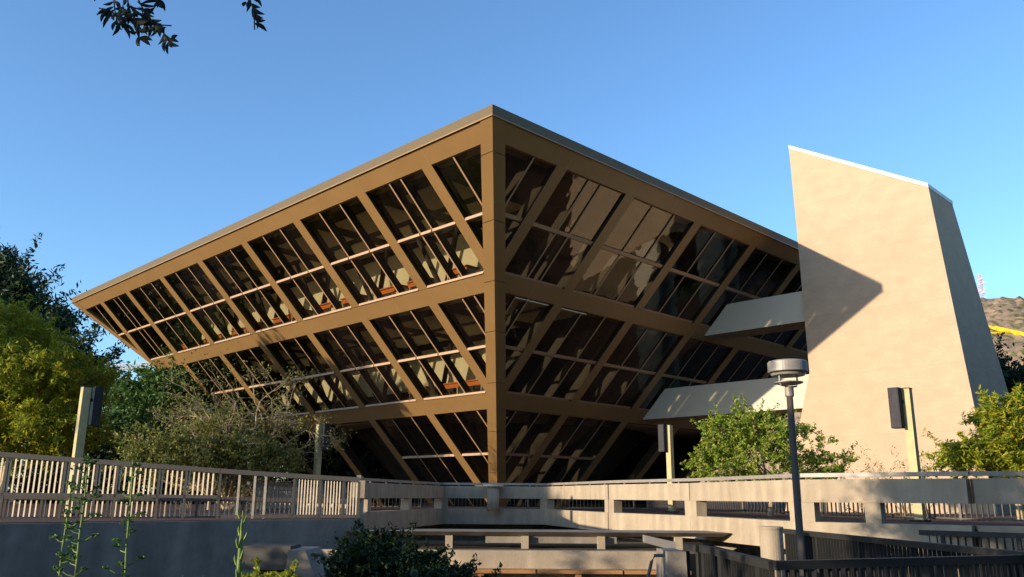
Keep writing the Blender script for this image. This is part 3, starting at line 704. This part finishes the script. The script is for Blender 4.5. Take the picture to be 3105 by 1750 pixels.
# green asparagus-like spire
a, b = at(728, 1750, 5.0), at(737, 1548, 5.0); base = Vector((a.x, a.y, GZ))
t = empty('flower_spire', base); tag(t, 'single thick bright green agave shoot with small bracts', 'plant')
n_ = 10; pts = [base.lerp(b, i/n_) for i in range(n_+1)]
part(MB().tube(pts, [.020-.0008*i for i in range(n_-1)]+[.010, .003], 10), 'stem', M['l_stalk'], t)
mb = MB()
for i in range(26):
    f_ = .5+.5*i/26; p = base.lerp(b, f_); an = i*2.4; r_ = .014; q = p+Vector((cos(an)*r_, sin(an)*r_, 0)); e = p+Vector((cos(an)*(r_+.016), sin(an)*(r_+.016), .04))
    mb.tube([q-Vector((0, 0, .012)), (q+e)/2+Vector((cos(an)*.006, sin(an)*.006, 0)), e], [.008, .006, .001], 6)
part(mb, 'bract', M['l_stalk'], t)
def agave(px, py, Y, label, n=9, L=.35):
    c = at(px, py, Y); base = Vector((c.x, c.y, c.z-.18)); t = empty('agave', base); tag(t, label, 'plant', 'agave rosettes at the bottom edge')
    for i in range(n):
        an = i*2.4+.4; o = Vector((cos(an), sin(an), 0)); pr = []
        mb = MB(); prev = None
        S_ = 7; ring = []
        for j in range(S_+1):
            f_ = j/S_; p = o*(L*.55*f_)+Vector((0, 0, L*(.95*f_-.25*f_*f_*(1+(i % 3)*.8)))); wdt = .032*sin(pi*min(1, .25+f_*.75))**.8*(1-f_**3)
            sd = Vector((-sin(an), cos(an), 0)); ring.append((base+p-sd*wdt, base+p+Vector((0, 0, -.006)), base+p+sd*wdt))
        vs = [q for r_ in ring for q in r_]; fs = []
        for j in range(S_):
            for k in range(2): fs.append((j*3+k, j*3+k+1, j*3+4+k, j*3+3+k))
        mb.add(vs, fs); o_ = part(mb, 'leaf', M['l_agave'], t)
        sm = o_.modifiers.new('thick', 'SOLIDIFY'); sm.thickness = .006
agave(575, 1752, 5.2, 'agave rosette with pale green spiky leaves at the bottom left', 11, .26)
agave(640, 1775, 5.6, 'smaller agave rosette just left of the green shoot', 8, .22)
tree('ground_shrub', 'low sunlit leafy groundcover plant at the bottom edge right of the green shoot', 'shrub', (-1.95, 7.4, GZ), [bl(790, 1765, 7.4, 60, 18, .5), bl(860, 1768, 7.4, 50, 18, .5)], 60, 30, .03, .05, .03, 'l_yel', tr=.02, th=.2, nlimb=5)

# overhanging branches at top left, with the tree they belong to standing left of the camera
t = empty('overhanging_tree', (-5.2, -.5, GZ)); tag(t, 'dark lance-leaved branches hanging in at the top left', 'tree branch')
mb = MB(); YB = 4.0
fork = Vector((-3.4, 2.6, 4.6))
mb.tube(limb((-5.2, -.5, GZ), (-4.8, .2, 3.2), 5, .02), [.16, .15, .14, .13, .12, .11], 10)
mb.tube(limb((-4.8, .2, 3.2), fork, 5, .05), [.10, .09, .08, .07, .06, .04], 8)
tw = [[(330, -60), (345, 0), (350, 45), (372, 85)], [(345, 0), (400, 60), (420, 110), (424, 118)], [(400, -40), (440, 40), (455, 62), (495, 100), (512, 128)], [(455, 62), (470, 75), (520, 78)], [(380, -50), (390, 20), (375, 60)], [(470, -60), (478, -5), (485, 6)], [(745, -70), (757, 0), (770, 33), (772, 90)], [(390, 20), (430, 30), (440, 60)], [(350, 45), (330, 30), (300, 25)]]
lv = MB()
for pl in tw:
    w3 = [at(x, y, YB) for x, y in pl]
    mb.tube(w3, [.006]+[.0035]*(len(w3)-1), 6)
    if pl[0][1] < -20: mb.tube(limb(fork, w3[0], 5, .05), [.03, .024, .018, .012, .009, .006], 6)
def lance(a, ang, L, W_=.012, tilt=0):   # leaf from pixel a along angle (deg, image down = 90), real length L
    p = at(a[0], a[1], YB); d = Vector((cos(radians(ang)), tilt, -sin(radians(ang)))).normalized(); sd = d.cross(Vector((0, 1, .25))).normalized()
    n = 7; vs = []
    for j in range(n+1):
        f_ = j/n; c_ = p+d*L*f_+sd*L*.10*sin(pi*f_)*(1 if tilt >= 0 else -1)
        w_ = W_*max(0.03, sin(pi*f_**.8))**.8
        vs += [c_-sd*w_, c_+Vector((0, -.002, 0)), c_+sd*w_]
    fs = []
    for j in range(n):
        for k in range(2): fs.append((j*3+k, j*3+k+1, j*3+4+k, j*3+3+k))
    lv.add(vs, fs)
LN = [((350, 45), 20, .10), ((352, 55), 60, .09), ((345, 20), 120, .09), ((330, 30), 150, .07), ((340, 40), 110, .10), ((353, 62), 92, .075), ((372, 70), 65, .10), ((380, 72), 50, .09), ((400, 60), 10, .13), ((405, 55), 25, .12), ((385, 50), 15, .14), ((395, 68), 5, .11), ((370, 40), 5, .12), ((350, 10), 30, .12), ((345, 5), 165, .06), ((420, 110), 75, .07), ((424, 118), 95, .05), ((422, 112), 40, .06), ((415, 100), 200, .05), ((425, 95), -5, .06), ((440, 68), 70, .10), ((430, 88), 5, .06), ((455, 62), 28, .12), ((458, 60), 10, .07), ((450, 45), -65, .06), ((497, 100), 60, .06), ((512, 125), 30, .08), ((505, 115), 85, .10), ((512, 122), 60, .06), ((508, 120), 10, .06), ((520, 118), -45, .04), ((500, 85), 110, .05), ((440, 35), 35, .08), ((430, 10), -10, .10), ((415, 5), 15, .13), ((400, -5), 0, .14), ((410, 30), 80, .07), ((378, -5), 100, .04), ((465, -4), 20, .05), ((300, -20), 100, .06),
      ((757, 0), 85, .07), ((772, 36), 80, .10), ((764, 30), 78, .06), ((770, -8), 50, .07), ((745, 5), 100, .04), ((395, 15), 40, .13), ((372, 15), 60, .11), ((420, 45), 30, .11), ((360, 30), 35, .10), ((390, 40), 55, .09)]
for pl in tw:
    for (xa, ya), (xb, yb) in zip(pl[:-1], pl[1:]):
        for _ in range(3):
            f_ = random.random(); LN.append(((xa+(xb-xa)*f_, ya+(yb-ya)*f_), random.uniform(10, 120), random.uniform(.05, .10)))
for a_, an, L in LN: lance(a_, an, L*1.0, tilt=random.uniform(-.3, .3), W_=.0085+.0035*random.random())
part(mb, 'branch', M['bark'], t); part(lv, 'foliage', M['leaf_shade'], t)
mb, cs = crown_mesh([((-5.2, -.6, 4.6), (2.2, 2.2, 1.4), 1), ((-3.6, 1.0, 5.4), (1.6, 1.4, .8), .8), ((-5.5, -2.5, 5), (2, 2, 1.3), .8)], 120, 60, .22, .10, .03)
part(mb, 'crown', M['l_dark'], t)

NM_ = ['first', 'second', 'third', 'fourth', 'fifth', 'sixth', 'seventh', 'eighth']
# unseen trees added left of the frame to shade the court and the lower left face
def shade_tree(x, y, r, zc, lab, n=90):
    tree('shade_tree', lab, 'tree', (x, y, DZ), [((x, y, zc), (r, r, r*.8), 1), ((x+r*.4, y-r*.3, zc-r*.5), (r*.8, r*.8, r*.6), .7)], n, 60, .4, .34, .14, 'l_mid', tr=.25, group='unseen shade trees outside the frame to the left')
def upq(q, t, off=0):    # point t metres up-sun from the scene on the shadow line q
    return (-.51*q-.86*t, .86*q-.51*t)
NM = ['first', 'second', 'third', 'fourth', 'fifth', 'sixth', 'seventh', 'eighth']
x, y = upq(26.9, 36); shade_tree(x, y, 1.25, 8.9, 'unseen round-headed tree added for its shadow, far outside the left of the frame')
for i, (q, t_, r, rz, zc) in enumerate(((43.2, 4.2, 2.2, 2.6, 5.6), (46.6, 5.0, 2.0, 2.4, 5.2), (36.8, 10, 1.7, 1.0, 8.5), (40.0, 10, 1.8, 1.1, 9.0))):
    x, y = upq(q, t_)
    tree('shade_tree', f'unseen dense tree added for its shadow, left of the frame, {["first", "second", "third", "fourth"][i]} of its group', 'tree', (x, y, DZ), [((x, y, zc), (r, r, rz), 1)], 200, 60, .26, .3, .14, 'l_mid', tr=.22, group='unseen shade trees outside the frame to the left', inner=.1)
# unseen trees added right and behind to block the horizon and darken the right face
for i, (x, y, r, zc) in enumerate(((27, 22, 5.0, 4.5), (31, 12, 5.5, 5), (30, 2, 5.5, 5), (27, -9, 5.5, 5), (18, -18, 5.5, 5), (7, -24, 5.5, 5), (38, 30, 5.5, 5.5), (40, 19, 6, 6))):
    tree('occluder_tree', f'unseen broad dark tree added to block the bright horizon, right of the frame, {NM_[i]} of its row', 'tree', (x, y, GZ if y < 10 else DZ), [((x, y, zc), (r, r, r*.85), 1), ((x+1, y+1, zc-3), (r, r, r*.6), .8)], 150, 60, .6, .7, .3, 'l_dark', tr=.35, group='unseen occluder trees outside the frame to the right', inner=.15)
# unseen raised canopies and hedge added to shade the near rails and the shrub
for i, (q, t_, r, zc) in enumerate(((9.1, 4.0, .7, 3.1), (8.0, 4.0, 1.5, 2.9), (5.4, 4.4, 1.7, 3.0), (2.6, 4.8, 1.7, 3.0), (-.4, 5, 1.8, 3.0))):
    x, y = upq(q, t_)
    tree('shade_tree', f'unseen small tree with raised canopy added for shade left of the camera, {NM[i]} of its row', 'tree', (x, y, GZ), [((x, y, zc), (r, r, r*.85), 1)], 90, 60, .22, .17, .07, 'l_mid', tr=.09, group='unseen shade trees left of the camera')
x, y = upq(6.5, 6.5)
tree('hedge', 'unseen hedge shaped to shade the foreground, left of the camera outside the frame', 'hedge', (x, y, GZ), [((x+.51*k_, y-.86*k_, -.6+(1.3 if -4.5 < k_ < -2 else .75 if k_ < -2 else 0)), (1.2, 1.2, 1.1), .5) for k_ in (-8.5, -7, -5.5, -4, -2.5, -1, .5, 2, 3.5, 5)], 110, 60, .18, .14, .07, 'l_mid', tr=.05, th=.3, nlimb=4, inner=.2)
tree('hedge', 'dark hedge closing the view under the trees at the left', 'hedge', (-26, 44, DZ), [((x_, 44+(x_+26)*.25, .5), (2.6, 1.2, 1.5), .5) for x_ in range(-46, -5, 3)], 90, 60, .35, .3, .12, 'l_dark', tr=.1, th=.3, nlimb=6, inner=.2)
tree('hedge', 'dark hedge at the far right beyond the deck', 'hedge', (27, 40, DZ), [((x_, 40-(x_-20)*.3, .8), (2.6, 1.2, 2.0), .5) for x_ in range(20, 42, 3)], 90, 60, .35, .3, .12, 'l_dark', tr=.1, th=.3, nlimb=6, inner=.2)

# ------------------------------------------------------------------ hill, letter, mast, crane
def hz(x, y):
    d = sqrt(((x-300)/250)**2+((y-525)/200)**2); h_ = 124*max(0, 1-d**2.0)
    nx = sin(x*.021+y*.013)+.6*sin(x*.05-y*.037+1)+.35*sin(x*.11+y*.09)+.2*sin(x*.23-y*.19)
    return h_+min(1, h_/30)*nx*2.4
mb = MB(); N = 150; X0, X1, Y0, Y1 = 40, 560, 310, 740; vs = []; fs = []
rn = rng.normal(size=(N+1, N+1))*.5
for i in range(N+1):
    for j in range(N+1):
        x = X0+(X1-X0)*i/N; y = Y0+(Y1-Y0)*j/N; h_ = hz(x, y); vs.append((x, y, GZ-.5+h_+rn[i, j]*min(1, h_/20)))
for i in range(N):
    for j in range(N): a = i*(N+1)+j; fs.append((a, a+N+1, a+N+2, a+1))
mb.add(vs, fs)
hm = mat('hill_rock', (.37, .25, .17), .95, 0, .1, noise=.05, c2=(.22, .16, .11), bump=1, bscale=.3)
n = hm.node_tree.nodes; l = hm.node_tree.links
tc = n.new('ShaderNodeTexCoord'); vz = n.new('ShaderNodeTexNoise'); vz.inputs['Scale'].default_value = .22; vz.inputs['Detail'].default_value = 5
l.new(tc.outputs['Object'], vz.inputs['Vector']); cr = n.new('ShaderNodeValToRGB'); l.new(vz.outputs['Fac'], cr.inputs[0])
cr.color_ramp.elements[0].position = .50; cr.color_ramp.elements[0].color = (0, 0, 0, 1); cr.color_ramp.elements[1].position = .60; cr.color_ramp.elements[1].color = (1, 1, 1, 1)
mx = n.new('ShaderNodeMix'); mx.data_type = 'RGBA'; l.new(cr.outputs[0], mx.inputs[0])
old = n['Principled BSDF'].inputs['Base Color'].links[0].from_socket; l.new(old, mx.inputs[6]); mx.inputs[7].default_value = (.12, .12, .045, 1)
l.new(mx.outputs[2], n['Principled BSDF'].inputs['Base Color'])
tag(mb.build('hill', hm), kind='structure')
def hit(px, py):   # march a sight line until it meets the hillside
    r = at(px, py, 1.0)
    for k in range(3200, 7300, 2):
        p = r*(k/10)
        if p.z < GZ-.5+hz(p.x, p.y): return p
    return r*520
mb = MB()
def stroke(a, b, w0):
    n = 8; P = [hit(a[0]+(b[0]-a[0])*i/n, a[1]+(b[1]-a[1])*i/n) for i in range(n+1)]
    for p, q in zip(P[:-1], P[1:]):
        mb.tube([p+Vector((0, -.3, .3)), q+Vector((0, -.3, .3))], w0, 8)
zx = lambda x, y: (2850+x/3.63, 780+y/3.63)
for a_, b_, w0 in ((zx(520, 778), zx(940, 868), 1.0), (zx(485, 780), zx(560, 775), .9), (zx(520, 785), zx(495, 895), 1.1), (zx(480, 895), zx(560, 902), .9), (zx(540, 850), zx(830, 830), .8), (zx(600, 780), zx(1100, 890), .9), (zx(820, 860), zx(1000, 855), 1.1)): stroke(a_, b_, w0)
tag(mb.build('hillside_letter', M['letter']), 'big yellow painted letter A lying on the rocky hillside', 'letter')
p = hit(2978, 897); t = empty('radio_mast', p); tag(t, 'pale red and white lattice radio mast on top of the hill', 'mast')
hgt = 14.5; mb = MB()
for sx, sy in ((-1, -1), (1, -1), (1, 1), (-1, 1)): mb.tube([(p.x+sx*1.3, p.y+sy*1.3, p.z-2), (p.x+sx*.9, p.y+sy*.9, p.z+hgt)], .13, 5)
for k in range(10):
    z = p.z+hgt*k/10; z2 = p.z+hgt*(k+1)/10; s_ = 1.25-.35*k/10
    for q in range(4):
        A_ = [(-s_, -s_), (s_, -s_), (s_, s_), (-s_, s_)]; a_, b_ = A_[q], A_[(q+1) % 4]
        mb.tube([(p.x+a_[0], p.y+a_[1], z), (p.x+b_[0], p.y+b_[1], z2)], .09, 4); mb.tube([(p.x+a_[0], p.y+a_[1], z), (p.x+b_[0], p.y+b_[1], z)], .09, 4)
part(mb, 'lattice', M['mast'], t)
for i, (dx, dz, r_) in enumerate(((-1.6, 3, .9), (1.7, 4.5, .8), (0, 2, 1.1), (-1.5, 7, .7), (1.5, 8.5, .8), (.2, 11, .6), (-1.3, 10.5, .5))):
    part(MB().tube([(p.x+dx, p.y-1.5, p.z+dz), (p.x+dx, p.y-2.1, p.z+dz)], [r_, r_*.9], 14), 'dish', M['crane'], t)
# crane jib far left
a, b = at(265, 1128, 220), at(455, 1112, 220); b2 = a+(b-a)*2.2; a2 = a-(b-a)*.6
t = empty('tower_crane', (b2.x, b2.y, GZ)); tag(t, 'white lattice jib of a distant tower crane, seen left of the building', 'crane')
mb = MB(); dz = Vector((0, 0, 1.35)); dy = Vector((0, 1.1, 0))
for o_ in (Vector(), dy, dz+dy*.5): mb.tube([a2+o_, b2+o_], .13, 5)
n = 60
for i in range(n):
    p, q = a2.lerp(b2, i/n), a2.lerp(b2, (i+.5)/n); e = a2.lerp(b2, (i+1)/n)
    for o_ in (Vector(), dy): mb.tube([p+o_, q+dz+dy*.5], .07, 4); mb.tube([q+dz+dy*.5, e+o_], .07, 4)
part(mb, 'jib', M['crane'], t)
mb = MB()
for sx, sy in ((-1, -1), (1, -1), (1, 1), (-1, 1)): mb.tube([(b2.x+sx, b2.y+sy, GZ), (b2.x+sx, b2.y+sy, b2.z+6)], .12, 5)
for k in range(30):
    z = GZ+(b2.z+6-GZ)*k/30; z2 = GZ+(b2.z+6-GZ)*(k+1)/30
    mb.tube([(b2.x-1, b2.y-1, z), (b2.x+1, b2.y-1, z2)], .07, 4); mb.tube([(b2.x-1, b2.y+1, z), (b2.x-1, b2.y-1, z2)], .07, 4)
part(mb, 'mast', M['crane'], t)

scn.cycles.max_bounces = 8; scn.cycles.transparent_max_bounces = 12
